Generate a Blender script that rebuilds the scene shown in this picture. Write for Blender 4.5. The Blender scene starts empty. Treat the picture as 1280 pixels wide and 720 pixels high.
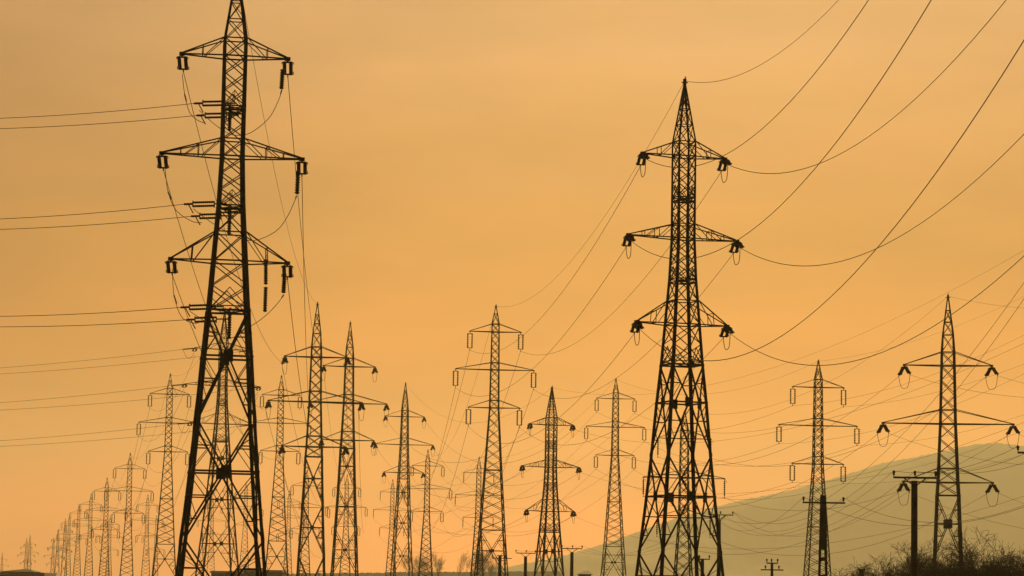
import bpy, math, random
import numpy as np
from math import sin, cos, radians, sqrt, pi

random.seed(7)
SC = bpy.context.scene
COL = SC.collection

# ------------------------------------------------------------------ camera
F = 3500.0                      # focal length in pixels of a 1280 wide picture
PITCH = math.atan(380 / F)
ROLL = radians(1.0)
EYE = 4.0
fw = np.array([0, cos(PITCH), sin(PITCH)])
r0 = np.array([1.0, 0, 0]); u0 = np.cross(r0, fw)
rt = cos(ROLL) * r0 + sin(ROLL) * u0
up = -sin(ROLL) * r0 + cos(ROLL) * u0
cam_d = bpy.data.cameras.new('camera')
cam = bpy.data.objects.new('camera', cam_d); COL.objects.link(cam)
from mathutils import Matrix, Vector
M = Matrix(((rt[0], up[0], -fw[0], 0), (rt[1], up[1], -fw[1], 0), (rt[2], up[2], -fw[2], EYE), (0, 0, 0, 1)))
cam.matrix_world = M
cam_d.sensor_width = 36; cam_d.lens = 36 * F / 1280
cam_d.clip_start = 0.5; cam_d.clip_end = 20000
SC.camera = cam

# ------------------------------------------------------------------ sky, sun, exposure
SUN_EL, SUN_AZ = radians(17), radians(5)       # ahead of the camera, a little right, above the frame
world = bpy.data.worlds.new('World'); SC.world = world; world.use_nodes = True
nt = world.node_tree; nt.nodes.clear(); L = nt.links.new
def N(t, **k):
    n = nt.nodes.new(t)
    for a, b in k.items(): setattr(n, a, b)
    return n
out = N('ShaderNodeOutputWorld'); bg = N('ShaderNodeBackground'); L(bg.outputs[0], out.inputs[0])
sky = N('ShaderNodeTexSky', sky_type='NISHITA'); sky.sun_disc = False
sky.sun_elevation = SUN_EL; sky.sun_rotation = SUN_AZ
sky.dust_density = 6; sky.air_density = 2.5; sky.altitude = 100
tc = N('ShaderNodeTexCoord'); sep = N('ShaderNodeSeparateXYZ'); L(tc.outputs['Generated'], sep.inputs[0])
ramp = N('ShaderNodeValToRGB'); mr = N('ShaderNodeMapRange'); L(sep.outputs['Z'], mr.inputs[0])
mr.inputs[1].default_value = -0.02; mr.inputs[2].default_value = 0.5
L(mr.outputs[0], ramp.inputs[0])
SKY = [(-0.02, (1.85, .44, .055)), (0.02, (1.6, .395, .055)), (0.06, (1.0, .30, .036)), (0.09, (.76, .25, .035)), (0.125, (.56, .228, .05)), (0.2, (.54, .295, .13)),
       (0.30, (.42, .27, .13)), (0.5, (.2, .16, .12))]
cr = ramp.color_ramp
while len(cr.elements) < len(SKY): cr.elements.new(0.5)
for e, (z, c) in zip(cr.elements, SKY):
    e.position = (z + 0.02) / 0.52; e.color = (*c, 1)
# glow falls off to the sides and behind
dotn = N('ShaderNodeVectorMath', operation='DOT_PRODUCT'); nrm = N('ShaderNodeVectorMath', operation='NORMALIZE')
cx = N('ShaderNodeCombineXYZ'); L(sep.outputs['X'], cx.inputs[0]); L(sep.outputs['Y'], cx.inputs[1])
L(cx.outputs[0], nrm.inputs[0]); L(nrm.outputs[0], dotn.inputs[0])
ga = radians(6); dotn.inputs[1].default_value = (sin(ga), cos(ga), 0)
az = N('ShaderNodeValToRGB'); L(dotn.outputs['Value'], az.inputs[0])
AZ = [(0.0, .10), (.5, .16), (.90, .50), (.960, .72), (.990, .95), (1.0, 1.0)]
cr = az.color_ramp
while len(cr.elements) < len(AZ): cr.elements.new(0.5)
for e, (p, v) in zip(cr.elements, AZ): e.position = p; e.color = (v, v * v ** .25, v * v ** .15, 1)
mul = N('ShaderNodeMix', data_type='RGBA', blend_type='MULTIPLY'); mul.inputs[0].default_value = 1
L(ramp.outputs[0], mul.inputs[6]); L(az.outputs[0], mul.inputs[7])
# faint streaks of thin cloud
mp = N('ShaderNodeMapping'); L(tc.outputs['Generated'], mp.inputs[0]); mp.inputs['Scale'].default_value = (5, 3, 22)
nz = N('ShaderNodeTexNoise'); nz.inputs['Scale'].default_value = 1.6; nz.inputs['Detail'].default_value = 4; L(mp.outputs[0], nz.inputs['Vector'])
mr2 = N('ShaderNodeMapRange'); L(nz.outputs[0], mr2.inputs[0])
mr2.inputs[1].default_value = .3; mr2.inputs[2].default_value = .7; mr2.inputs[3].default_value = .83; mr2.inputs[4].default_value = 1.13
mul2 = N('ShaderNodeMix', data_type='RGBA', blend_type='MULTIPLY'); mul2.inputs[0].default_value = 1
mp2 = N('ShaderNodeMapping'); L(tc.outputs['Generated'], mp2.inputs[0]); mp2.inputs['Scale'].default_value = (9, 4, 34); mp2.inputs['Rotation'].default_value = (0, radians(8), 0)
nz2 = N('ShaderNodeTexNoise'); nz2.inputs['Scale'].default_value = 1.5; nz2.inputs['Detail'].default_value = 6; L(mp2.outputs[0], nz2.inputs['Vector'])
veil = N('ShaderNodeMix', data_type='RGBA'); L(nz2.outputs[0], veil.inputs[0]); veil.inputs[6].default_value = (.88, .95, 1.06, 1); veil.inputs[7].default_value = (1.10, 1.05, .95, 1)
mul3 = N('ShaderNodeMix', data_type='RGBA', blend_type='MULTIPLY'); mul3.inputs[0].default_value = 1
L(mul.outputs[2], mul3.inputs[6]); L(veil.outputs[2], mul3.inputs[7])
L(mul3.outputs[2], mul2.inputs[6]); L(mr2.outputs[0], mul2.inputs[7])
skm = N('ShaderNodeMix', data_type='RGBA', blend_type='MULTIPLY'); skm.inputs[0].default_value = 1
L(sky.outputs[0], skm.inputs[6]); skm.inputs[7].default_value = (.004, .0032, .0022, 1)
add = N('ShaderNodeMix', data_type='RGBA', blend_type='ADD'); add.inputs[0].default_value = 1
L(mul2.outputs[2], add.inputs[6]); L(skm.outputs[2], add.inputs[7]); L(add.outputs[2], bg.inputs[0])
bg.inputs[1].default_value = 1.0

sd = bpy.data.lights.new('sun', 'SUN'); sd.energy = 3.0; sd.angle = radians(3); sd.color = (1.0, .68, .225)
sun = bpy.data.objects.new('sun', sd); COL.objects.link(sun)
tosun = Vector((sin(SUN_AZ) * cos(SUN_EL), cos(SUN_AZ) * cos(SUN_EL), sin(SUN_EL)))
sun.rotation_euler = tosun.to_track_quat('Z', 'Y').to_euler()
sun.location = (20, 100, 300)
SC.view_settings.view_transform = 'Standard'; SC.view_settings.look = 'None'
SC.view_settings.exposure = 0; SC.view_settings.gamma = 1
SC.cycles.use_denoising = True
SC.cycles.max_bounces = 4; SC.cycles.volume_bounces = 0
HAZE_DENSITY = 0.00014

# ------------------------------------------------------------------ helpers
def unproj(px, py, d):
    v = fw * F + rt * (px - 640) + up * (360 - py); v = v * (d / v[1]); return v + np.array([0, 0, EYE])

def mat(name, col, rough=.7, metal=0, nscale=3, namp=.25, col2=None):
    m = bpy.data.materials.new(name); m.use_nodes = True
    t = m.node_tree; b = t.nodes['Principled BSDF']
    b.inputs['Roughness'].default_value = rough; b.inputs['Metallic'].default_value = metal
    n = t.nodes.new('ShaderNodeTexNoise'); n.inputs['Scale'].default_value = nscale; n.inputs['Detail'].default_value = 5
    tcn = t.nodes.new('ShaderNodeTexCoord'); t.links.new(tcn.outputs['Object'], n.inputs['Vector'])
    r = t.nodes.new('ShaderNodeValToRGB'); t.links.new(n.outputs[0], r.inputs[0])
    r.color_ramp.elements[0].position = .35; r.color_ramp.elements[1].position = .68
    c2 = col2 or tuple(min(1, c * (1 + namp)) for c in col)
    c1 = col if col2 else tuple(c * (1 - namp) for c in col)
    r.color_ramp.elements[0].color = (*c1, 1); r.color_ramp.elements[1].color = (*c2, 1)
    t.links.new(r.outputs[0], b.inputs['Base Color'])
    return m
STEEL = mat('weathered_steel', (.03, .027, .024), .8, .1, 2, .35)
GLASS = mat('dark_insulator', (.02, .016, .013), .85, 0, 4, .3)
WIREM = mat('aged_conductor', (.05, .045, .04), .7, .3, 3, .2)
CONC = mat('concrete_pole', (.07, .065, .06), .9, 0, 2, .3)
BARK = mat('bark', (.035, .025, .018), .95, 0, 3, .4)
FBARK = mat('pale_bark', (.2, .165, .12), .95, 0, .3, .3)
GROUND = mat('dry_field', (.06, .055, .03), .95, 0, .02, .3, (.11, .095, .05))
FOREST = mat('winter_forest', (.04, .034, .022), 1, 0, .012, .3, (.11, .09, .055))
WALL = mat('hall_wall', (.12, .11, .10), .9, 0, .4, .2)
FASCIA = mat('pale_sheet_metal', (.78, .77, .72), .6, 0, .5, .05)
ROOF = mat('slate_roof', (.085, .075, .08), .8, 0, .6, .3)
WOOD = mat('distant_scrub', (.05, .05, .025), 1, 0, .1, .4)

def paint_foot_mist(m):  # mist at the hill's foot painted in: forest colour turns paler downslope
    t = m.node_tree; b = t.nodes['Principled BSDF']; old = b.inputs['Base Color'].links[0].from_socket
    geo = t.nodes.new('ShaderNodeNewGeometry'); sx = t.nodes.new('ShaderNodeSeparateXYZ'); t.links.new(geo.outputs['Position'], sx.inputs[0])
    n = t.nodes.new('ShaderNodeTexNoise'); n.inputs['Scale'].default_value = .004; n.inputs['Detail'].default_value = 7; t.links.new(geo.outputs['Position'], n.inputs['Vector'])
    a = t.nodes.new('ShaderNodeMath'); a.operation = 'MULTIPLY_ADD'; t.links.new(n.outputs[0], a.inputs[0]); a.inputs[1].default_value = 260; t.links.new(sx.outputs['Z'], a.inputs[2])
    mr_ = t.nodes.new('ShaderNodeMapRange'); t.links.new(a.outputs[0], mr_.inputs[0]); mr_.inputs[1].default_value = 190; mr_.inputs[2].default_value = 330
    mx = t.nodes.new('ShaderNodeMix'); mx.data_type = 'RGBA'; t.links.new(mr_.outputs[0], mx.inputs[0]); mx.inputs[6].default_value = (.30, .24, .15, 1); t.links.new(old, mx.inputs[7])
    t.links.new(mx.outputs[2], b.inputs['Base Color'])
paint_foot_mist(FOREST)

class MB:
    def __init__(s): s.v = []; s.f = []
    def quadset(s, a, b):           # two rings -> sides + caps
        n = len(a); o = len(s.v); s.v += list(a) + list(b)
        for i in range(n): s.f.append((o + i, o + (i + 1) % n, o + n + (i + 1) % n, o + n + i))
        s.f.append(tuple(range(o + n - 1, o - 1, -1))); s.f.append(tuple(range(o + n, o + 2 * n)))
    def beam(s, p, q, w, w2=None, n=4):
        p = np.array(p, float); q = np.array(q, float); d = q - p; l = np.linalg.norm(d)
        if l < 1e-6: return
        d /= l; a = np.cross(d, (0, 0, 1.0))
        if np.linalg.norm(a) < .05: a = np.cross(d, (0, 1.0, 0))
        a /= np.linalg.norm(a); b = np.cross(d, a)
        w2 = w if w2 is None else w2
        k = sqrt(.5) if n == 4 else .55
        an = [2 * pi * (i + .5) / n for i in range(n)]
        s.quadset([tuple(p + (a * cos(t) + b * sin(t)) * w * k) for t in an], [tuple(q + (a * cos(t) + b * sin(t)) * w2 * k) for t in an])
    def tube(s, pts, r, n=5):       # one continuous tube, r may be a list
        pts = [np.array(p, float) for p in pts]; m = len(pts); o = len(s.v)
        for i, p in enumerate(pts):
            d = pts[min(i + 1, m - 1)] - pts[max(i - 1, 0)]; d /= np.linalg.norm(d) + 1e-12
            a = np.cross(d, (0, 0, 1.0))
            if np.linalg.norm(a) < .05: a = np.cross(d, (0, 1.0, 0))
            a /= np.linalg.norm(a); b = np.cross(d, a); rr = r[i] if isinstance(r, (list, tuple)) else r
            for k in range(n):
                t = 2 * pi * k / n; s.v.append(tuple(p + (a * cos(t) + b * sin(t)) * rr))
        for i in range(m - 1):
            for k in range(n):
                s.f.append((o + i * n + k, o + i * n + (k + 1) % n, o + (i + 1) * n + (k + 1) % n, o + (i + 1) * n + k))
        s.f.append(tuple(range(o + n - 1, o - 1, -1))); s.f.append(tuple(range(o + (m - 1) * n, o + m * n)))
    def box(s, c, sx, sy, sz):
        x, y, z = c; X, Y, Z = sx / 2, sy / 2, sz / 2
        s.quadset([(x - X, y - Y, z - Z), (x + X, y - Y, z - Z), (x + X, y + Y, z - Z), (x - X, y + Y, z - Z)],
                  [(x - X, y - Y, z + Z), (x + X, y - Y, z + Z), (x + X, y + Y, z + Z), (x - X, y + Y, z + Z)])
    def string(s, p, q, n=9, r=.127, core=.035):   # a cap-and-pin insulator string as one lathe
        p = np.array(p, float); q = np.array(q, float); pts = []; rr = []
        for i in range(n):
            for t, rad in ((.10, core), (.25, core * 1.6), (.42, r), (.58, r * .92), (.68, core * 1.3)):
                pts.append(p + (q - p) * ((i + t) / n)); rr.append(rad)
        s.tube([p] + pts + [q], [core] + rr + [core], 8)
    def build(s, name, m, parent=None):
        me = bpy.data.meshes.new(name); me.from_pydata([tuple(map(float, v)) for v in s.v], [], s.f); me.materials.append(m); me.update()
        return put(name, me, parent)
def put(name, me, parent=None):
    o = bpy.data.objects.new(name, me); COL.objects.link(o)
    if parent is not None: o.parent = parent
    return o
def tag(o, label=None, cat=None, group=None, kind=None):
    for k, v in (('label', label), ('category', cat), ('group', group), ('kind', kind)):
        if v: o[k] = v
    return o
def empty(name, loc, rz=0):
    o = bpy.data.objects.new(name, None); COL.objects.link(o); o.location = [float(c) for c in loc]; o.rotation_euler = (0, 0, rz); return o

# ------------------------------------------------------------------ ground, hill
rng = np.random.default_rng(3)
g = MB(); nx, ny = 40, 60
xs = np.linspace(-3000, 3200, nx + 1); ys = np.concatenate([[-50, 0, 40], np.linspace(80, 8350, ny - 2)])
for y in ys:
    for x in xs:
        z = .0 if y < 60 else .25 * sin(x * .013) * cos(y * .009) - .25
        g.v.append((x, y, z))
W = nx + 1
for j in range(len(ys) - 1):
    for i in range(nx): g.f.append((j * W + i, j * W + i + 1, (j + 1) * W + i + 1, (j + 1) * W + i))
tag(g.build('ground', GROUND), kind='structure')

RIDGE = [(540, 728), (600, 714), (640, 708), (660, 704), (690, 698), (720, 690), (754, 680), (804, 662), (850, 646), (896, 633), (933, 624), (975, 615.6), (1011, 607),
         (1055, 594), (1102, 579), (1130, 574), (1170, 566), (1200, 559), (1225, 554), (1250, 553), (1280, 557), (1340, 570), (1420, 560), (1550, 590), (1750, 640), (2000, 700)]
RD = 7000.0
rp = [unproj(a, b, RD) for a, b in RIDGE]; rx = [p[0] for p in rp]; rz = [p[2] for p in rp]
h = MB(); hx = np.linspace(rx[0] - 60, rx[-1], 520); hy = np.concatenate([np.linspace(5900, 6900, 24), np.linspace(6930, 7070, 8), np.linspace(7150, 8100, 12)])
def sm(t): t = min(1, max(0, t)); return t * t * (3 - 2 * t)
ph = rng.uniform(0, 6.28, 24)
for y in hy:
    for x in hx:
        rdg = np.interp(x, rx, rz) if x > rx[0] else max(0, rz[0] * (x - rx[0] + 60) / 60)
        k = sm((y - 5900) / (RD - 5900)) if y < RD else 1 - .8 * sm((y - RD) / 1100)
        k = .55 * k + .45 * (min(1, (y - 5900) / (RD - 5900)) if y < RD else k)
        spur = 34 * sin(x * .0075 + y * .0048 + ph[0]) + 16 * sin(x * .019 - y * .008 + ph[1]) + 7 * sin(x * .05 + y * .02 + ph[2])
        z = rdg * k + spur * k * (1 - k) * 2 * min(1, rdg / 60)
        z += min(1, rdg / 30) * (rng.normal() * 1.2) * (k > .05)
        h.v.append((x, y, z - .6 if k > 0 else -.6))
W = len(hx)
for j in range(len(hy) - 1):
    for i in range(W - 1): h.f.append((j * W + i, j * W + i + 1, (j + 1) * W + i + 1, (j + 1) * W + i))
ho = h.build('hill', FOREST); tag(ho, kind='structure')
for p in ho.data.polygons: p.use_smooth = True

# ------------------------------------------------------------------ haze
hz = MB(); hz.box((100, (8500 - 60) / 2, (440 - 4) / 2), 6800, 8560, 444)
hm = bpy.data.materials.new('haze'); hm.use_nodes = True; t = hm.node_tree
t.nodes.remove(t.nodes['Principled BSDF']); pv = t.nodes.new('ShaderNodeVolumePrincipled')
pv.inputs['Color'].default_value = (.93, .92, .88, 1); pv.inputs['Density'].default_value = HAZE_DENSITY; pv.inputs['Anisotropy'].default_value = .4
t.links.new(pv.outputs[0], t.nodes['Material Output'].inputs['Volume'])
tag(hz.build('haze', hm), 'pale orange dusk haze filling the air over the plain', 'haze', kind='stuff')

# ------------------------------------------------------------------ pylons
def profile(kind, H):
    P = {'A': [(0, .05), (3.62, .56), (9.4, .57), (11.8, .66), (16.9, 1.0), (19.2, 1.19), (22.3, 1.40), (25.1, 1.63), (30, 2.07)],
         'B': [(0, .05), (3.4, .48), (5.0, .60), (11.1, .72), (16.1, .93), (17.2, 1.0), (22.7, 1.2), (30, 1.55)],
         'C': [(0, .04), (2.3, .46), (12.6, .60), (20.0, 1.05), (27.1, 1.50), (33, 1.95)]}[kind]
    zs = [p[0] for p in P]; hs = [p[1] for p in P]
    def half(zt):
        if zt <= zs[-1]: return float(np.interp(zt, zs, hs))
        return hs[-1] + (zt - zs[-1]) * (hs[-1] - hs[-2]) / (zs[-1] - zs[-2])
    return half, zs

CS = ((-1, -1), (1, -1), (1, 1), (-1, 1))
ARMS = {'A': [(4.5, 3.62, 2.65, 1), (9.4, 8.55, 3.5, 2), (14.5, 13.1, 2.9, 1)],
        'B': [(6.15, 5.0, 3.5, 0), (11.15, 9.95, 5.2, 0), (16.15, 14.95, 3.55, 0)],
        'C': [(3.31, 2.35, 3.1, 0), (7.91, 7.05, 4.75, 0), (12.51, 11.6, 3.1, 0)]}
MESH = {}      # shared meshes of insulators and jumpers
def shared(key, fn):
    if key not in MESH:
        b = MB(); fn(b); me = bpy.data.meshes.new(key.split('|')[0]); me.from_pydata([tuple(map(float, v)) for v in b.v], [], b.f); MESH[key] = me
    return MESH[key]

def tension_string(L_, sep, dr, sgn, n):
    def fn(b):
        d = np.array([0, sgn * cos(dr), -sin(dr)])
        b.box((0, 0, -.06), .10, .10, .16)
        a0 = d * .22; a1 = d * (.22 + L_); e = d * (.22 + L_ + .25)
        b.beam((0, 0, -.1), a0, .06)
        for s in (-1, 1):
            o = np.array([s * sep / 2, 0, 0]); b.string(a0 + o, a1 + o, n, .098, .042)
        w = np.array([sep / 2 + .05, 0, 0])
        b.beam(a0 - w, a0 + w, .07); b.beam(a1 - w, a1 + w, .07); b.beam(a1, e, .06)
        for s in (-1, 1):           # arcing horns
            o = np.array([s * (sep / 2 + .12), 0, 0]); q = np.array([0, 0, .02])
            b.tube([a0 + w * s, a0 + o, a0 + o + d * .22 + q], .02, 4); b.tube([a1 + w * s, a1 + o, a1 + o - d * .22 + q], .02, 4)
    return fn
def hang_double(L_, sep, n):
    def fn(b):
        b.beam((0, 0, 0), (0, 0, -.2), .06)
        b.beam((-sep / 2 - .04, 0, -.2), (sep / 2 + .04, 0, -.2), .07)
        for s in (-1, 1): b.string((s * sep / 2, 0, -.2), (s * sep / 2, 0, -.2 - L_), n, .125, .045)
        b.beam((-sep / 2 - .04, 0, -.2 - L_), (sep / 2 + .04, 0, -.2 - L_), .07)
        b.beam((0, 0, -.2 - L_), (0, 0, -.45 - L_), .05); b.beam((0, -.25, -.45 - L_), (0, .25, -.45 - L_), .07)
    return fn
def hang_single(L_, n):
    def fn(b):
        b.beam((0, 0, 0), (0, 0, -.15), .05); b.string((0, 0, -.15), (0, 0, -.15 - L_), n, .125, .05)
        b.beam((0, 0, -.15 - L_), (0, 0, -.4 - L_), .05); b.beam((0, -.25, -.4 - L_), (0, .25, -.4 - L_), .07)
        b.tube([(0, 0, -.1), (.24, 0, -.14), (.26, 0, -.4)], .02, 4)
    return fn
def jumper(y0, z0, drop):
    def fn(b):
        b.tube([(.06 * sin(pi * i / 14), y0 + (-2 * y0) * i / 14, z0 - drop * (1 - (2 * i / 14 - 1) ** 4)) for i in range(15)], .022, 5)
    return fn

PYL = {}
def pylon(key, kind, px, py, sp, yaw, label, fine=True, strings='double', ext=0, armk=1.0, sgns=(-1, 1), dr=None, face=0.06, plates=False, lwk=1.0):
    turn = (face if kind == 'A' or key == 'right' else .32) - yaw
    unit = 4.6 if kind == 'C' else 5.0
    th = PITCH + math.atan((360 - py - 2 * sp) / F); kf = (cos(th) / cos(th - PITCH)) ** 2    # tall things foreshorten a little when looking up
    d = F / sp * unit * kf; armk *= kf
    top = unproj(px, py, d); H = float(top[2])
    root = empty('lattice_pylon', (top[0], top[1], 0), yaw)
    tag(root, label, 'pylon', 'lattice power pylons across the plain')
    half0, keys = profile(kind, H)
    half = (lambda zt: half0(zt - ext) if zt > ext + 3.6 else max(.05, half0(3.6) * zt / (ext + 3.6))) if ext else half0
    Z = lambda zt: H - zt
    lw = {'A': .18, 'B': .16, 'C': .125}[kind] * lwk; bw = {'A': .048, 'B': .07, 'C': .062}[kind] * (.85 if key == 'right' else 1)
    arms = [(a + ext, b + ext, l * armk, n) for a, b, l, n in ARMS[kind]]
    # legs: angle section, outer corner on the body corner
    lv = sorted(set([.25] + [k + ext for k in keys if k > .3] + [H + .3]))
    for sx, sy in CS:
        b = MB(); rings = []
        for zt in lv:
            hh = half(zt); w = lw * (.6 if zt < 3.7 + ext else 1.0 if zt < 16 else (1.0 if key == 'left' else 1.15)); tk = w * .30
            r = [(0, 0), (-w, 0), (-w, -tk), (-tk, -tk), (-tk, -w), (0, -w)]
            r = [(sx * (hh + x), sy * (hh + y), Z(zt)) for x, y in r]
            if sx * sy < 0: r.reverse()
            rings.append(r)
        n = 6; b.v = [v for r in rings for v in r]
        for i in range(len(rings) - 1):
            for k in range(n): b.f.append((i * n + k, (i + 1) * n + k, (i + 1) * n + (k + 1) % n, i * n + (k + 1) % n))
        b.f.append(tuple(range(n))); b.f.append(tuple(range(len(b.v) - 1, len(b.v) - n - 1, -1)))
        b.build('leg', STEEL, root)
    # bracing
    br = MB()
    def P(c, zt, inset=.02): hh = half(zt) - inset; return np.array([CS[c % 4][0] * hh, CS[c % 4][1] * hh, Z(zt)])
    def ring(zt, w=None, dia=False):
        for c in range(4): br.beam(P(c, zt), P(c + 1, zt), w or bw * 1.2)
        if dia: br.beam(P(0, zt), P(2, zt), bw); br.beam(P(1, zt + .03), P(3, zt + .03), bw)
    def X(z0, z1):
        for c in range(4):
            br.beam(P(c, z0), P(c + 1, z1), bw); br.beam(P(c + 1, z0, .07), P(c, z1, .07), bw)
    def XB(z0, z1, sec=True):
        h0, h1 = half(z0), half(z1); k = h0 / (h0 + h1); zc = z0 + (z1 - z0) * k
        W2 = bw * 1.5
        for c in range(4):
            a, b_ = P(c, z0), P(c + 1, z0); e, f_ = P(c, z1), P(c + 1, z1); m = (P(c, zc) + P(c + 1, zc)) / 2
            for q in (a, b_, e, f_): br.beam(q, m, W2 * ((1.15 if key == 'left' else 1.15) if kind == 'A' else .8))
            br.beam(P(c, zc), P(c + 1, zc), bw * (1.9 if kind == 'A' else 1.2))
            s_ = (.46 if kind == 'A' else .62 if key == 'right' else .32); dx = (b_ - a) / np.linalg.norm(b_ - a)
            nrm_ = np.array([dx[1], -dx[0], 0]) * .035
            ring4 = lambda sg: [tuple(m + dx * x + np.array([0, 0, z]) + nrm_ * sg) for x, z in ((-s_/2, -s_*.6), (s_/2, -s_*.6), (s_/2, s_*.6), (-s_/2, s_*.6))]
            if plates:
                gp = MB(); gp.quadset(ring4(-1), ring4(1)); gp.build('gusset_plate', STEEL, root)
            else: br.quadset(ring4(-1), ring4(1))
            if sec and fine:
                for (cc, nodeT, nodeB) in ((c, a, e), (c + 1, b_, f_)):
                    zu = (z0 + zc) / 2; mu = (nodeT + m) / 2; br.beam(P(cc, zu), mu, bw * (1.3 if kind == 'A' else .8)); br.beam(P(cc, zc), mu, bw * .7)
                    br.beam(P(cc, z0 + (zc - z0) * .27) if kind == 'A' else mu, mu, bw * .6)
                    for fr, fr2 in ((.36, .36), (.70, .70)):
                        zl = zc + (z1 - zc) * fr; ml = m + (nodeB - m) * fr
                        br.beam(P(cc, zl), ml, bw * (1.3 if kind == 'A' else .8))
                        if fr < .5: br.beam(P(cc, zc), ml, bw * .8); last = ml
                        else: br.beam(P(cc, zc + (z1 - zc) * .36), ml, bw * .7)
    def fill(z0, z1, ratio=1.75):
        n = max(1, round((z1 - z0) / (ratio * half((z0 + z1) / 2))))
        for i in range(n): X(z0 + (z1 - z0) * i / n, z0 + (z1 - z0) * (i + 1) / n)
    pk = MB()
    z0 = {'A': 3.62, 'B': 5.0, 'C': 2.35}[kind] + ext
    # ground-wire peak
    lvl = [.95, 1.76, 2.67, 3.62] if kind == 'A' else [1.4, 2.4, 3.5, 5.0] if kind == 'B' else [1.1, 2.35]
    lvl = [l * z0 / lvl[-1] for l in lvl]
    br0 = br; br = pk; bw0 = bw; bw = bw * .8
    for i, l in enumerate(lvl):
        if i: X(lvl[i - 1], l)
        if i < len(lvl) - 1: ring(l)
    pk.box((0, 0, Z(.2)), .16, .16, .35); pk.beam((0, 0, Z(.1)), (.05, 0, Z(-.12)), .05); pk.beam((-.2, 0, Z(.25)), (.2, 0, Z(.25)), .06)
    for c in range(4): br.beam(P(c, lvl[0]), (0, 0, Z(.25)), bw)
    br = br0; bw = bw0
    stops = [z0]
    for a in arms: stops += [a[1], a[0]]
    stops = sorted(set(stops)); dia = []
    if kind == 'A': dia = [6.95 + ext, 11.8 + ext]; stops = sorted(stops + dia); low = 16.9 + ext
    elif kind == 'B': low = 17.25 + ext
    else: low = 20.0 + ext
    for a, b_ in zip(stops, stops[1:]): fill(a, b_, 1.42 if kind == 'A' else 1.75)
    for s_ in stops: ring(s_)
    for s_ in dia:
        ring(s_ + .22, bw * 1.3, True); ring(s_, bw * 1.3, True)
        for c in range(4):
            m = (P(c, s_ - .75) + P(c + 1, s_ - .75)) / 2; br.beam(P(c, s_), m, bw * .7); br.beam(P(c + 1, s_), m, bw * .7); br.beam(m, (P(c, s_) + P(c + 1, s_)) / 2, bw * .6)
    fill(stops[-1], low, 1.6 if kind == 'A' else 1.6)
    ring(low, bw * (2.0 if kind == 'A' else 1.3), True)
    if kind == 'A':
        ring(low - .2, bw)
        for c in range(4):
            m = (P(c, low - 1.1) + P(c + 1, low - 1.1)) / 2; br.beam(P(c, low), m, bw * .8); br.beam(P(c + 1, low), m, bw * .8)
            br.beam(P(c, low - .6), (P(c, low) * .6 + P(c + 1, low) * .4), bw * .7); br.beam(P(c + 1, low - .6), (P(c + 1, low) * .6 + P(c, low) * .4), bw * .7)
    if kind == 'C':
        zb = min(27.2 + ext, H - 5); n = 6
        for i in range(n): X(low + (zb - low) * i / n, low + (zb - low) * (i + 1) / n)
        ring(zb); nodes = [zb, H - .1] if H - zb < 7.5 else [zb, (zb + H) / 2, H - .1]
    else:
        step = 5.5; n = max(2, round((H - low) / step)); base = [0, 5.4, 11.3]
        nodes = [low]
        while nodes[-1] < H - 8.5: nodes.append(nodes[-1] + 5.3 + .35 * (len(nodes) - 1))
        nodes.append(H - .1)
    for a, b_ in zip(nodes, nodes[1:]): XB(a, b_)
    br.build('lattice_bracing', STEEL, root); pk.build('ground_wire_peak', STEEL, root)
    # cross-arms
    ends = {}
    ends['peak'] = [(0, 0, Z(.15))] * 2
    for lev, (zc, zt, Ln, ns) in zip(('upper', 'middle', 'lower'), arms):
        arm = MB(); hc, ht = half(zc), half(zt)
        for s in (-1, 1):
            tip = np.array([s * Ln, 0, Z(zc) + (.05 if kind == 'A' else .03)])
            cw = bw * 1.35 if kind != 'C' else bw * 1.3
            pts = {}
            for y in (-1, 1):
                c0 = np.array([s * hc, y * hc, Z(zc)]); t0 = np.array([s * ht, y * ht, Z(zt)]); e = tip + np.array([0, y * .07, 0])
                arm.beam(c0, e, cw); arm.beam(t0, e + np.array([0, 0, .05]), cw * (.9 if kind == 'A' else .72))
                fr = [] if ns == 0 else [.5] if ns == 1 else [.38, .68]
                prev_c, prev_t = c0, t0
                for q in fr:
                    pc = c0 + (e - c0) * q; pt = t0 + (e - t0) * q
                    arm.beam(pc, pt, bw * .75); arm.beam(prev_t, c0 + (e - c0) * (q - .06), bw * .75)
                    if ns == 2 and q == fr[1]: pass
                    pts.setdefault(q, []).append((pc, pt)); prev_c, prev_t = pc, pt
                pts.setdefault('m', []).append(c0 + (e - c0) * .45)
            for q, pr in pts.items():
                if q == 'm': arm.beam(pr[0], pr[1], bw * .7)
                else: arm.beam(pr[0][0], pr[1][0], bw * .7); arm.beam(pr[0][1], pr[1][1], bw * .6)
            if kind == 'C':
                arm.box(tip + np.array([0, 0, -.03]), .2, .3, .1)
            else: arm.box(tip, .26, .26, .16)
        for y in (-1, 1): arm.beam((-hc, y * (hc + .01), Z(zc)), (hc, y * (hc + .01), Z(zc)), bw * 1.5)
        ao = arm.build('crossarm', STEEL, root)
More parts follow.
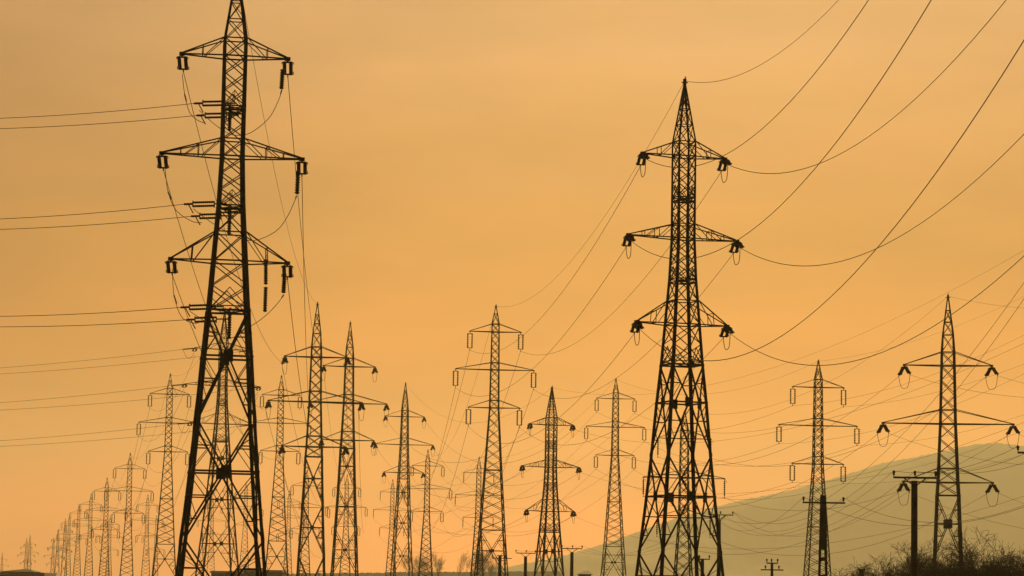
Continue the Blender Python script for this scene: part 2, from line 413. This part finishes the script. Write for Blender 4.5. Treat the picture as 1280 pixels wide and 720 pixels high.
        for s, sd_ in ((-1, 'left'), (1, 'right')):
            tip = (s * Ln, 0, Z(zc))
            if kind == 'C':
                Li = 1.75; dz = -.5 - Li
                if strings == 'double': me = shared('insulator_string|cd', hang_double(Li, .52, 8))
                else: me = shared('insulator_string|cs', hang_single(Li, 8)); dz = -.45 - Li
                io = put('insulator_string', me, ao); io.location = (tip[0], 0, tip[2] - .06)
                ends[lev + ' ' + sd_] = [(tip[0], 0, tip[2] + dz)] * 2
            elif strings == 'left':                     # strings pulling out to the left
                ends[lev + ' ' + sd_] = [(tip[0] - 1.9, 0, tip[2] - .25), (tip[0], .2, tip[2] - .9)]
                io = put('insulator_string', shared('insulator_string|l', tension_string(1.45, .3, radians(7), 1, 9)), ao)
                io.location = tip; io.rotation_euler = (0, 0, radians(90))
                io = put('insulator_string', shared('insulator_string|l2', tension_string(.7, .4, radians(20), 1, 5)), ao); io.location = tip
                b = MB(); b.tube([(tip[0] - 1.7 * (1 - i / 12), .8 * i / 12, tip[2] - .25 - 1.0 * sin(pi * i / 12) - .3 * i / 12) for i in range(13)], .022, 5); b.build('jumper_wire', WIREM, ao)
            else:
                dd = dr if dr is not None else radians(19 if kind == 'A' else 38); Ls = 1.15 if kind == 'A' else 1.0
                sepn = .31 if kind == 'A' else .15
                e = [None, None]
                for j, sg in enumerate((-1, 1)):
                    q = .22 + Ls + .25
                    e[j] = (tip[0] - sg * q * cos(dd) * sin(turn), sg * q * cos(dd) * cos(turn), tip[2] - q * sin(dd))
                    if sg in sgns:
                        io = put('insulator_string', shared(f'insulator_string|{kind}{sg}{dd:.2f}', tension_string(Ls, sepn, dd, sg, 9)), ao); io.location = tip; io.rotation_euler = (0, 0, turn)
                ends[lev + ' ' + sd_] = e
                if len(sgns) == 2:
                    io = put('jumper_wire', shared(f'jumper_wire|{kind}{dd:.2f}', jumper(-(.22 + Ls + .2) * cos(dd), -(.22 + Ls + .2) * sin(dd), (.8 if kind == 'A' else 1.1))), ao); io.location = tip; io.rotation_euler = (0, 0, turn)
                    io.data.materials.clear(); io.data.materials.append(WIREM)
    for o in root.children:
        if o.name.startswith('crossarm'):
            for c in o.children:
                if not c.data.materials: c.data.materials.append(GLASS)
    c_, s_ = cos(yaw), sin(yaw)
    wl = {k: [np.array([top[0] + p[0] * c_ - p[1] * s_, top[1] + p[0] * s_ + p[1] * c_, p[2]]) for p in v] for k, v in ends.items()}
    PYL[key] = dict(root=root, ends=wl, d=d, H=H, half=half, top=top, yaw=yaw)
    return root

Y = radians
# key, kind, px, py, sp, yaw, label
pylon('left', 'A', 297, -42, 128, Y(10), 'huge black tension pylon in left foreground, its peak cropped by the top edge', dr=Y(20), sgns=(1,), armk=.985, plates=True, lwk=.88)
pylon('big', 'A', 856, 98, 105, Y(19), 'big black tension pylon right of centre, second largest, heavy wires sweeping to upper right', ext=.22, plates=True, lwk=.85)
pylon('short', 'A', 690, 483, 54, Y(20), 'small dark tension pylon with trussed arms between two pale-string suspension pylons at centre')
pylon('hidden', 'A', 281, 385, 46.5, Y(18), 'hazy wide pylon seen through the legs of the huge left pylon', strings='left', ext=1.1, armk=1.45)
pylon('right', 'B', 1185, 368, 73, Y(-5), 'dark tension pylon at far right, in front of the hill and bare trees', armk=1.06, face=.30, plates=True)
pylon('twin', 'B', 397, 378, 56, Y(6), 'dark tension pylon just right of huge left pylon, taller of a close pair')
pylon('pair', 'B', 438, 402, 46, Y(8), 'dark tension pylon with wide X braces, shorter right one of a close pair')
pylon('slim', 'B', 507, 478, 35, Y(12), 'brown slim tension pylon standing alone to the right of the close dark pair')
pylon('centre', 'C', 620, 381, 47.5, Y(5), 'tall suspension pylon at picture centre with long double insulator strings')
pylon('beside', 'C', 770, 473, 35.5, Y(6), 'slender brown suspension pylon immediately left of the big pylon right of centre')
pylon('hillside', 'C', 1023, 450, 48, Y(6), 'suspension pylon with beaded insulators against the hillside, a dark pole overlapping its foot')
pylon('row_first', 'C', 213, 467, 36, Y(6), 'brown suspension pylon just left of huge foreground pylon, nearest of receding left row')
pylon('between', 'C', 352, 469, 35, Y(6), 'brown suspension pylon between huge left pylon and the dark close pair')
pylon('mist', 'C', 535, 562, 28.5, Y(6), 'small suspension pylon in front of the misty bare tall trees')
pylon('row_second', 'C', 163, 566, 27.8, Y(6), 'suspension pylon second in the receding left row, about half as tall as nearest', fine=False)
pylon('behind_centre', 'C', 599, 571, 28, Y(5), 'faint pylon with single strings peeping out behind the tall centre pylon', strings='single', fine=False)
pylon('behind_slim', 'C', 491, 599, 22.5, Y(5), 'faint pylon with single strings peeping out left of the slim brown pylon', strings='single', fine=False)
pylon('behind_big', 'C', 856, 513, 49.5, Y(5), 'hazy pylon with single strings seen through the legs of big right-of-centre pylon', strings='single')
pylon('row_third', 'C', 134, 597, 24, Y(6), 'suspension pylon third in the receding left row', fine=False)
pylon('row_fourth', 'C', 114, 617, 19.5, Y(6), 'faded suspension pylon fourth in the receding left row', fine=False)
pylon('row_fifth', 'C', 99, 630, 16, Y(6), 'faded suspension pylon fifth in the receding left row', fine=False)
pylon('row_sixth', 'C', 87, 644, 14, Y(6), 'faded suspension pylon sixth in the receding left row, overlapping a darker tension pylon', fine=False)
pylon('behind_pair', 'C', 434, 593, 24, Y(6), 'faded suspension pylon seen between the legs of shorter pylon of the close pair', fine=False)
pylon('behind_twin', 'C', 384, 588, 27, Y(6), 'faded suspension pylon seen between the legs of taller pylon of the close pair', fine=False)
pylon('back_row', 'C', 185, 618, 19, Y(6), 'faded small pylon just left of the foot of nearest left-row pylon', fine=False)
pylon('back_row_b', 'C', 308, 602, 20, Y(6), 'faded pylon seen inside the right leg of the huge left pylon', fine=False)
pylon('back_row_c', 'C', 362, 613, 20, Y(6), 'faded pylon in the gap right of the between-giants suspension pylon foot', fine=False)
pylon('back_row_d', 'C', 138, 644, 16, Y(6), 'very faint pylon just right of the foot of third left-row pylon', fine=False)
pylon('back_row_e', 'C', 196, 644, 16, Y(6), 'very faint pylon behind the foot of the nearest left-row pylon', fine=False)
pylon('back_row_f', 'C', 266, 622, 17, Y(6), 'very faint pylon seen inside the left leg of the huge left pylon', fine=False)
pylon('far_a', 'B', 82, 648, 12.5, Y(4), 'far olive tension pylon overlapping the sixth left-row pylon, widest at its feet', fine=False)
pylon('far_b', 'B', 73, 661, 11.2, Y(4), 'far faint tension pylon second from the left of a distant cluster', fine=False)
pylon('far_c', 'B', 67, 672, 10.2, Y(4), 'far faint tension pylon at the left end of the distant cluster', fine=False)
pylon('far_d', 'B', 37.8, 668, 10.2, Y(4), 'taller of two far pylons standing side by side above the dark roof', fine=False)
pylon('far_e', 'B', 33.5, 672, 9.8, Y(4), 'shorter of two far pylons standing side by side above the dark roof', fine=False)
pylon('far_f', 'B', 3, 690, 7.6, Y(4), 'faintest pylon of all, at the left edge above the pale eave', fine=False)

# --- the tapped pylon: strings pulling left, post insulators, jumpers
A1 = PYL['left']; S = 25.6; SX = F / A1['d']; H1 = A1['H']; half1 = A1['half']
def lz(py): return H1 - 4.5 - (py - 66) / S
def lx(px, py): return (px - (295 - (py - 45) * .025)) / SX
def smooth(pts, n=6):
    P_ = [np.array(p, float) for p in pts]; P_ = [2 * P_[0] - P_[1]] + P_ + [2 * P_[-1] - P_[-2]]; o = []
    for i in range(1, len(P_) - 2):
        a, b, c, d = P_[i - 1:i + 3]
        for k in range(n):
            t_ = k / n; o.append(.5 * (2 * b + (c - a) * t_ + (2 * a - 5 * b + 4 * c - d) * t_ ** 2 + (3 * b - a - 3 * c + d) * t_ ** 3))
    return o + [P_[-2]]
TAPS = []
for (yy, c1, c2, jl, jr, post) in (
    (128, 242, 247, [(228, 90), (231, 115), (237, 138), (247, 148), (257, 152)], [(354, 104), (350, 117), (338, 140), (318, 158), (303, 164), (287, 163), (268, 152), (249, 136)], 160),
    (254, 230, 241, [(207, 208), (211, 238), (221, 261), (240, 274), (253, 276)], [(373, 236), (370, 244), (360, 265), (345, 283), (317, 295), (290, 288), (262, 273), (242, 259)], 289),
    (382, 226, 236, [(217, 333), (219, 365), (228, 392), (243, 400), (251, 399)], [(357, 360), (350, 370), (334, 387), (315, 401), (284, 418), (256, 397), (238, 386)], 418)):
    hh = half1(H1 - lz(yy))
    for k, cxp in ((0, c1), (1, c2)):
        z = lz(yy) - .42 * k; y = (-hh, hh * .7)[k]; xe = lx(cxp, yy); xs_ = xe + 1.55
        if k == 1: xs_ = max(xs_, -hh * .9)
        b = MB()
        for o_ in (-.09, .09): b.string((xs_ - .1, y, z + o_ + .05), (xe + .42, y, z + o_ - .02), 11, .058, .04)
        for x_ in (xs_ - .1, xe + .42): b.beam((x_, y, z - .14), (x_, y, z + .16), .05)
        b.beam((xs_ - .1, y, z + .05), (xs_ + .5, y, z + .08), .06); b.beam((xe + .42, y, z), (xe, y, z - .03), .09)
        b.beam((xe + .2, y, z), (xe + .45, y - .05, z - .45), .05)
        b.build('insulator_string', GLASS, A1['root'])
        c_, s_ = cos(A1['yaw']), sin(A1['yaw'])
        TAPS.append((np.array([A1['top'][0] + xe * c_ - y * s_, A1['top'][1] + xe * s_ + y * c_, z - .03]), yy, k))
    b = MB(); b.string((lx(288, yy), -hh * .6, lz(yy) - .1), (lx(287, post), -hh * .6, lz(post)), 11, .11, .06); b.beam((lx(288, yy), -hh, lz(yy)), (lx(288, yy), hh, lz(yy)), .09); b.build('post_insulator', GLASS, A1['root'])
    for pts, y0 in ((jl, 0), (jr, 0)):
        b = MB(); b.tube(smooth([(lx(p, q), y0 - hh * .6 * (i / (len(pts) - 1)), lz(q)) for i, (p, q) in enumerate(pts)]), .017, 5)
        p0, p1 = pts[1 if pts is jl else 0], pts[2 if pts is jl else 1]
        b.beam((lx(*p0), 0, lz(p0[1])), (lx(*p1) * .4 + lx(*p0) * .6, 0, lz(p1[1]) * .4 + lz(p0[1]) * .6), .06)
        b.build('jumper_wire', WIREM, A1['root'])
for (x_, y0, y1) in ((355, 78, 103), (375, 205, 234), (358, 334, 358)):
    b = MB(); b.string((lx(x_, y0), 0, lz(y0)), (lx(x_ - 1.5, y1), 0, lz(y1)), 9, .13, .07); b.build('insulator_string', GLASS, A1['root'])
b = MB(); b.string((lx(333.5, 318), -.3, lz(318)), (lx(333.5, 349), -.3, lz(349)), 10, .12, .06); b.string((lx(333.5, 352), -.3, lz(352)), (lx(332.5, 383), -.3, lz(383)), 10, .12, .06)
b.beam((lx(333.5, 314), -.3, lz(312)), (lx(333.5, 318), -.3, lz(320)), .06); b.build('post_insulator', GLASS, A1['root'])

# ------------------------------------------------------------------ wires
def wire(a, b, sag, r, label, group='overhead wires between the pylons', name='power_line'):
    n = 36; pts = []
    for i in range(n + 1):
        t_ = i / n; p = np.array(a) + (np.array(b) - np.array(a)) * t_; p = p - np.array([0, 0, 4 * sag * t_ * (1 - t_)]); pts.append(p)
    o0 = pts[0].copy(); m = MB(); m.tube([p - o0 for p in pts], r, 4)
    o = m.build(name, WIREM); o.location = [float(c) for c in o0]
    return tag(o, label, 'wire', group)
KEYS = ['peak'] + [f'{l} {s}' for l in ('upper', 'middle', 'lower') for s in ('left', 'right')]
SHORT = dict(left='huge left pylon', big='big right-centre pylon', short='short central tension pylon', hidden='pylon behind huge left one', right='far-right pylon',
             twin='taller paired pylon', pair='shorter paired pylon', slim='slim brown pylon', centre='tall centre pylon', beside='pylon beside big one', hillside='hillside suspension pylon',
             row_first='nearest left-row pylon', between='pylon between giants', mist='pylon before misty trees', row_second='second left-row pylon', behind_centre='faint pylon behind centre',
             behind_slim='faint pylon behind slim one', behind_big='hazy pylon behind big one', row_third='third left-row pylon', behind_pair='faded pylon behind pair')
def nm(k): return 'peak' if k == 'peak' else k + ' arm'
def span(a, b, sag, r=.017, keys=KEYS, kb=None, psag=None):      # far end of a to near end of b (a is nearer)
    for i, k in enumerate(keys):
        k2 = kb[i] if kb else k
        wire(PYL[a]['ends'][k][1], PYL[b]['ends'][k2][0], (psag or sag) if k == 'peak' else sag, r if k != 'peak' else r * .7,
             f'wire from {nm(k)} of {SHORT[a]} to {SHORT[b]}')
def near_span(a, pos, yaw, sag, r, hint, psag=None, keys=KEYS, scale=1.0):   # from the near side of a to a tower outside the frame
    root = PYL[a]; c0 = root['top']
    for k in keys:
        p = root['ends'][k][0]; dx = p - c0; l = cos(root['yaw']) * dx[0] + sin(root['yaw']) * dx[1]
        e = np.array([pos[0] + l * scale * cos(yaw), pos[1] + l * scale * sin(yaw), pos[2] + dx[2]])
        wire(p, e, (psag or sag) if k == 'peak' else sag, r if k != 'peak' else r * .75, f'wire from {nm(k)} of {SHORT[a]} {hint}')

near_span('big', (18.3, 79, 36.2), .19, 5.2, .019, 'rising to upper right', psag=5.0)
span('big', 'centre', 4.0, .017)
span('centre', 'mist', 7.0, .02)
span('hillside', 'beside', 3.2, .017)
span('beside', 'behind_centre', 4.0, .02)
span('behind_centre', 'behind_slim', 4.5, .022)
span('left', 'twin', 3.5, .017, ['peak', 'upper left', 'middle left', 'lower left'])
span('left', 'pair', 4.5, .017, ['upper right', 'middle right', 'lower right'], ['upper left', 'middle left', 'lower left'])
span('twin', 'behind_pair', 8, .02)
span('hidden', 'row_first', 3.0, .017)
span('row_first', 'row_second', 5.5, .02)
span('row_second', 'row_third', 4, .022)
span('right', 'behind_big', 3.5, .016)
span('short', 'slim', 5.5, .018)
near_span('hillside', (62, 232, 42), Y(6), 3.5, .012, 'rising rightward')
near_span('right', (60, 130, 33), Y(14), 6.0, .011, 'out past the right edge')
near_span('short', (42, 130, 33), Y(20), 7, .011, 'far to the right', keys=['peak', 'upper right', 'middle right', 'lower right'])
for p, yy, k in TAPS:
    lev = {128: 'upper', 254: 'middle', 382: 'lower'}[yy]
    q = unproj(-420, yy + (2 if k == 0 else 11) - (0 if yy < 300 else 20), 168)
    wire(p, q, .9, .015, f'{("higher", "lower")[k]} level wire leaving left from {lev} bracket of huge left pylon', 'level wires leaving the frame at left')
for k in KEYS[1:]:
    p = PYL['hidden']['ends'][k][0]; lev, sd_ = k.split()
    q = p + np.array([-95, 30, -2.0])
    wire(p, q, 2.2, .02, f'faint level wire leaving left from {lev} {sd_} string of pylon behind huge one', 'level wires leaving the frame at left')

# ------------------------------------------------------------------ distribution poles
POLE = {}
def pole(key, px, py, d, w, arms, label, r0=.13, r1=.19, brace=True, twin=False, yaw=0, mat_=CONC):
    top = unproj(px, py, d); H = float(top[2]); root = empty('utility_pole', (top[0], top[1], 0), yaw)
    tag(root, label, 'utility pole', 'utility poles on the plain')
    b = MB()
    if twin:                                       # slotted concrete pole
        for s in (-1, 1): b.quadset([(s * .30 + x, y, -.3) for x, y in ((-.07, -.13), (.07, -.13), (.07, .13), (-.07, .13))], [(s * .10 + x, y, H) for x, y in ((-.055, -.1), (.055, -.1), (.055, .1), (-.055, .1))])
        z = .4
        while z < H - 3.2: b.box((0, 0, z), .62 - .40 * z / H - .14, .2, .2); z += .95
        b.quadset([(x, y, H - 3.0) for x, y in ((-.13, -.09), (.13, -.09), (.13, .09), (-.13, .09))], [(x, y, H) for x, y in ((-.10, -.09), (.10, -.09), (.10, .09), (-.10, .09))])
    else:
        b.tube([(0, 0, -.3), (0, 0, H * .5), (0, 0, H)], [r1, (r0 + r1) / 2, r0], 12)
    b.build('pole_shaft', mat_, root)
    pos = []
    for (dz, xl, xr, pins) in arms:
        a = MB(); a.beam((xl, -.16, H + dz), (xr, -.16, H + dz), .09)
        if brace:
            m = max(-.55, xl * .6), min(.55, xr * .6)
            for x in m: a.beam((x, -.16, H + dz), (0, -.14, H + dz - .42), .05)
        ao = a.build('crossarm', STEEL, root)
        for x in pins:
            i_ = MB(); i_.tube([(x, -.16, H + dz + q) for q in (.04, .1, .12, .2, .22, .30, .33)], [.018, .018, .055, .05, .07, .06, .03], 8); i_.build('pin_insulator', GLASS, ao)
            pos.append(np.array([top[0] + x * cos(yaw), top[1] + x * sin(yaw) - .16, H + dz + .3]))
    POLE[key] = pos; return root, H
pole('front', 1143, 601, 133, 0, [(.14, -1.02, 1.02, (-1.0, 0.0, .98))], 'thick dark utility pole with pin-insulator crossarm overlapping far-right pylon', .15, .17)
pole('slot', 1029, 619, 155, 0, [(-.42, -1.15, 1.2, (-1.1, 1.1))], 'dark slotted concrete pole overlapping the foot of the hillside suspension pylon', brace=False, twin=True)
r_, H_ = pole('right_leg', 899, 650, 250, 0, [(.45, -1.0, 1.25, (-.95, .1, 1.2))], 'dark utility pole beside the right leg of big right-of-centre pylon', .15, .22)
b = MB(); b.beam((0, 0, H_ - .1), (0, -.12, H_ + .43), .09); b.beam((0, -.1, H_ - .1), (-.6, -.16, H_ + .43), .06); b.beam((0, -.1, H_ - .1), (.6, -.16, H_ + .43), .06); b.build('pole_bracket', STEEL, r_)
for kk, px_, py_, d_, lb in (('gap', 657, 695.5, 292, 'utility pole with V-braced crossarm standing left of short central tension pylon'), ('gap2', 715, 690, 280, 'utility pole with V-braced crossarm standing right of short central tension pylon')):
    r_, H_ = pole(kk, px_, py_, d_, 0, [(.33, -1.0, 1.03, (-1.0, 0.05, 1.0))], lb, .16, .2)
pole('legs', 625, 694, 300, 0, [(-.32, -.85, 1.25, (-.8,)), (-.05, -.3, .3, ())], 'thick utility pole inside the legs of the tall centre pylon', .17, .22, False)
pole('pins', 965, 704, 210, 0, [(.0, -.42, .42, (-.4, -.05, .4)), (-.5, -.85, .85, (-.5, .5))], 'short utility pole with two crossarms alone below the hill slope', .1, .14, False)
pole('inner', 878, 699, 230, 0, [(.0, -.3, .6, (-.25, .55))], 'stubby utility pole between the legs of big right-of-centre pylon', .14, .18, False)
pole('edge', 1297, 570, 133, 0, [(.14, -.98, 1.0, (-.96, .02, .98))], 'crossarm tip of a utility pole poking in at the right edge', .15, .17)
def pw(a, b, ia, ib, sag, lab, r=.009):
    wire(POLE[a][ia], POLE[b][ib], sag, r, lab, 'thin wires between the utility poles')
for i, w_ in enumerate(('left', 'middle', 'right')):
    pw('front', 'right_leg', i, i, 2.6, f'thin wire from {w_} pin of thick front pole to pole beside big pylon')
    pw('right_leg', 'gap2', i, i, 2.2, f'thin wire from {w_} pin of pole beside big pylon toward centre pole')
    pw('gap2', 'gap', i, i, .35, f'thin {w_} wire strung between the two V-braced central poles')
    pw('edge', 'front', i, i, .5, f'thin {w_} wire from right-edge pole to thick front pole')
for i, w_ in enumerate(('left', 'right')):
    pw('slot', 'right_leg', i, i * 2, 1.8, f'thin wire from {w_} end of slotted pole to pole beside big pylon')
    wire(POLE['slot'][i], unproj(1420, 566 - 14 * i, 112), 2.2, .010, f'thin wire from {w_} end of slotted pole past the right edge', 'thin wires between the utility poles')

for i, (dx_, w_) in enumerate(((0, 'left'), (.5, 'right'))):
    wire(POLE['right_leg'][i * 2], (25.0 + dx_, 127.5, 20.8 + .1 * i), 5.5, .013, f'steep wire from {w_} pin of pole beside big pylon up past right edge', 'thin wires between the utility poles')

# ------------------------------------------------------------------ bare trees
def bare_tree(seed, height, spread, trunk_r, nlev, twig, nb=(3, 4), upright=.5):
    R = random.Random(seed); tk = MB(); cw = MB()
    def grow(p, d, l, r, lev):
        p = np.array(p); q = p; pts = [p]; n = 3
        for i in range(n):
            d = d + np.array([R.gauss(0, .16), R.gauss(0, .16), R.gauss(.02, .10)]); d /= np.linalg.norm(d)
            q = q + d * l / n; pts.append(q)
        r1 = max(r * .62, twig)
        (tk if lev == 0 else cw).tube(pts, [r + (r1 - r) * i / n for i in range(n + 1)], 7 if lev == 0 else 4 if lev < 3 else 3)
        if lev >= nlev: return
        for k in range(R.randint(*nb) + (lev == 0)):
            i = R.choice((1, 2, 2, 3, 3)) if lev else R.choice((2, 3, 3)); s = pts[i]
            ang = R.uniform(0, 2 * pi); tilt = R.uniform(.35, 1.0) * spread
            a = np.cross(d, (0.3, 0.2, 1.0)); a /= np.linalg.norm(a) + 1e-9; b = np.cross(d, a)
            nd = d * cos(tilt) + (a * cos(ang) + b * sin(ang)) * sin(tilt); nd = nd + np.array([0, 0, upright * .3]); nd /= np.linalg.norm(nd)
            grow(s, nd, l * R.uniform(.6, .85), max(r1 * R.uniform(.55, .8), twig), lev + 1)
    grow((0, 0, -.2), np.array([0, 0, 1.0]), height * .30, trunk_r, 0)
    return tk, cw
TM = {}
def tree(key, gen, px, d, h, label, group, m, rz=0, name='bare_tree'):
    p = unproj(px, 740, d); root = empty(name, (p[0], p[1], 0), rz); tag(root, label, 'tree', group)
    if key not in TM:
        tk, cw = gen(); a = tk.build('trunk', m, root); c = cw.build('crown', m, root)
        TM[key] = (a.data, c.data, max(v.co.z for v in c.data.vertices))
    else:
        put('trunk', TM[key][0], root); put('crown', TM[key][1], root)
    s = h / TM[key][2]; root.scale = (s, s, s); return root
ROUND = lambda sd: (lambda: bare_tree(sd, 7, 1.15, .17, 6, .008, (3, 5), .02))
G1 = 'bare trees at lower right'
for key, sd, px, d, h, lb, rz in (('r1', 1, 1113, 190, 8.0, 'leafless dark tree left of the thick front pole', 0), ('r2', 2, 1145, 196, 8.1, 'leafless dark tree directly behind the thick front pole', 1.2),
                              ('r3', 3, 1222, 185, 8.1, 'leafless dark tree just right of far-right pylon foot', .4), ('r1', 1, 1250, 180, 8.8, 'taller leafless dark tree with spreading twigs near the right corner', 2.1), ('r2', 2, 1284, 184, 8.2, 'leafless dark tree cut off by the lower right corner', 4), ('r3', 3, 1093, 200, 7.2, 'lowest leafless dark tree at the left end of the lower right clump', 2.4)):
    tree(key, ROUND(sd), px, d, h, lb, G1, BARK, rz)
TALL = lambda sd: (lambda: bare_tree(sd, 17, .5, .20, 6, .010, (2, 4), 1.1))
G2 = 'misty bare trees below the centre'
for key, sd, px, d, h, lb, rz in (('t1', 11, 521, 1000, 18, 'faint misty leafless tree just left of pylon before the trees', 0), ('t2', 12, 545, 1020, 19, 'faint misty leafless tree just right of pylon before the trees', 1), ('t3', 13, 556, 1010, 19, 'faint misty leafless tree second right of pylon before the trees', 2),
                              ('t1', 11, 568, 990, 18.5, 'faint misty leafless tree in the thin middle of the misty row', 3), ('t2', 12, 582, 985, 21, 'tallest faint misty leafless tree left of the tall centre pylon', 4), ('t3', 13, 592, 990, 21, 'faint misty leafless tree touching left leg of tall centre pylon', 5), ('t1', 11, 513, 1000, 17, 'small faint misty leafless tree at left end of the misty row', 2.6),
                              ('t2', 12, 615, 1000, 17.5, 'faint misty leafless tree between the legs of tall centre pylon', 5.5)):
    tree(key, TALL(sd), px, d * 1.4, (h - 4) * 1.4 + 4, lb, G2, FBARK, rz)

# ------------------------------------------------------------------ far scrub and halls
R = random.Random(5); s = MB()
def blob(c, r):
    o = len(s.v); n = 6
    for j in range(1, 4):
        for k in range(n):
            t_ = pi * j / 4; f_ = R.uniform(.75, 1.2)
            s.v.append((c[0] + r * f_ * sin(t_) * cos(2 * pi * k / n), c[1] + r * f_ * sin(t_) * sin(2 * pi * k / n), c[2] + r * f_ * cos(t_) * .9))
    s.v.append((c[0], c[1], c[2] + r)); s.v.append((c[0], c[1], c[2] - r))
    for j in range(2):
        for k in range(n): s.f.append((o + j * n + k, o + (j + 1) * n + k, o + (j + 1) * n + (k + 1) % n, o + j * n + (k + 1) % n))
    for k in range(n): s.f.append((o + 3 * n, o + k, o + (k + 1) % n)); s.f.append((o + 3 * n + 1, o + 2 * n + (k + 1) % n, o + 2 * n + k))
for i in range(1500):
    px = R.uniform(352, 700); d = R.uniform(2550, 2700)
    top = np.interp(px, [352, 395, 480, 500, 620, 640, 700], [717, 716.5, 716, 715, 715, 714.5, 714]) + R.uniform(-.8, 4)
    p = unproj(px, top, d); r = R.uniform(1.6, 3.4)
    z = p[2] - r
    while z > .5: blob((p[0], p[1], z), r); z -= r * 2.2
tag(s.build('far_scrub', WOOD), 'low misty strip of scrub along the bottom behind the central pylons', 'scrub', kind='stuff')

def hall(px0, px1, ytop, d, depth, label, fascia=None, m=WALL, roof=ROOF, ridge=None, name='hall'):
    a = unproj(px0, ytop, d); b = unproj(px1, ytop, d); w = b[0] - a[0]; Hh = float(min(a[2], b[2])); cxx = (a[0] + b[0]) / 2
    root = empty(name, (cxx, d + depth / 2, 0)); tag(root, label, 'building')
    k = MB(); k.box((0, 0, (Hh - .3) / 2), w, depth, Hh + .3); k.build('wall', m, root)
    n = max(2, int(w / 4)); 
    for i in range(n):
        q = MB(); q.box((-w / 2 + w * (i + .5) / n, -depth / 2 - .03, Hh * .45), w / n * .55, .06, 1.2); q.build('window', GLASS, root)
    if fascia:
        q = MB(); q.box((0, 0, Hh + fascia / 2), w + .5, depth + .5, fascia); q.build('roof', FASCIA, root)
    if ridge:
        q = MB(); e = .4; X0, Y0 = w / 2 + e, depth / 2 + e; rx_ = max(.3, X0 - Y0 * .9)
        q.v = [(-X0, -Y0, Hh), (X0, -Y0, Hh), (X0, Y0, Hh), (-X0, Y0, Hh), (-rx_ * .2 + X0 * .15, 0, Hh + ridge), (rx_ * .2 + X0 * .45, 0, Hh + ridge)]
        q.f = [(0, 1, 5, 4), (1, 2, 5), (2, 3, 4, 5), (3, 0, 4), (3, 2, 1, 0)]; q.build('roof', roof, root)
hall(-60, 54, 718.4, 480, 12, 'low hall with a pale flat eave at the bottom left corner', fascia=.62, name='low_hall')
hall(2, 42, 714.2, 560, 8, 'building with a dark hipped roof rising behind the pale eave', ridge=.55, name='roofed_house')
hall(264, 296, 716, 700, 14, 'low misty shed with flat roof between legs of huge left pylon, left one', fascia=.5, name='low_shed')
hall(297, 352, 714.2, 740, 16, 'wider misty shed with flat roof under the right leg of huge left pylon', fascia=.5, name='low_shed')
hall(724, 739, 717.5, 520, 8, 'tiny low house right of the V-braced poles at hill foot', ridge=.7, name='small_house')
b = MB(); p = unproj(1077, 711, 240); b.tube([(0, 0, -.2), (0, 0, p[2] - .5), (0, 0, p[2] - .45), (0, 0, p[2] - .1)], [.13, .12, .2, .2], 10); b.box((0, 0, p[2] - .05), .55, .5, .1)
o = b.build('chimney_post', CONC); o.location = (p[0], p[1], 0); tag(o, 'tiny capped post standing left of the lower right bare trees', 'post')
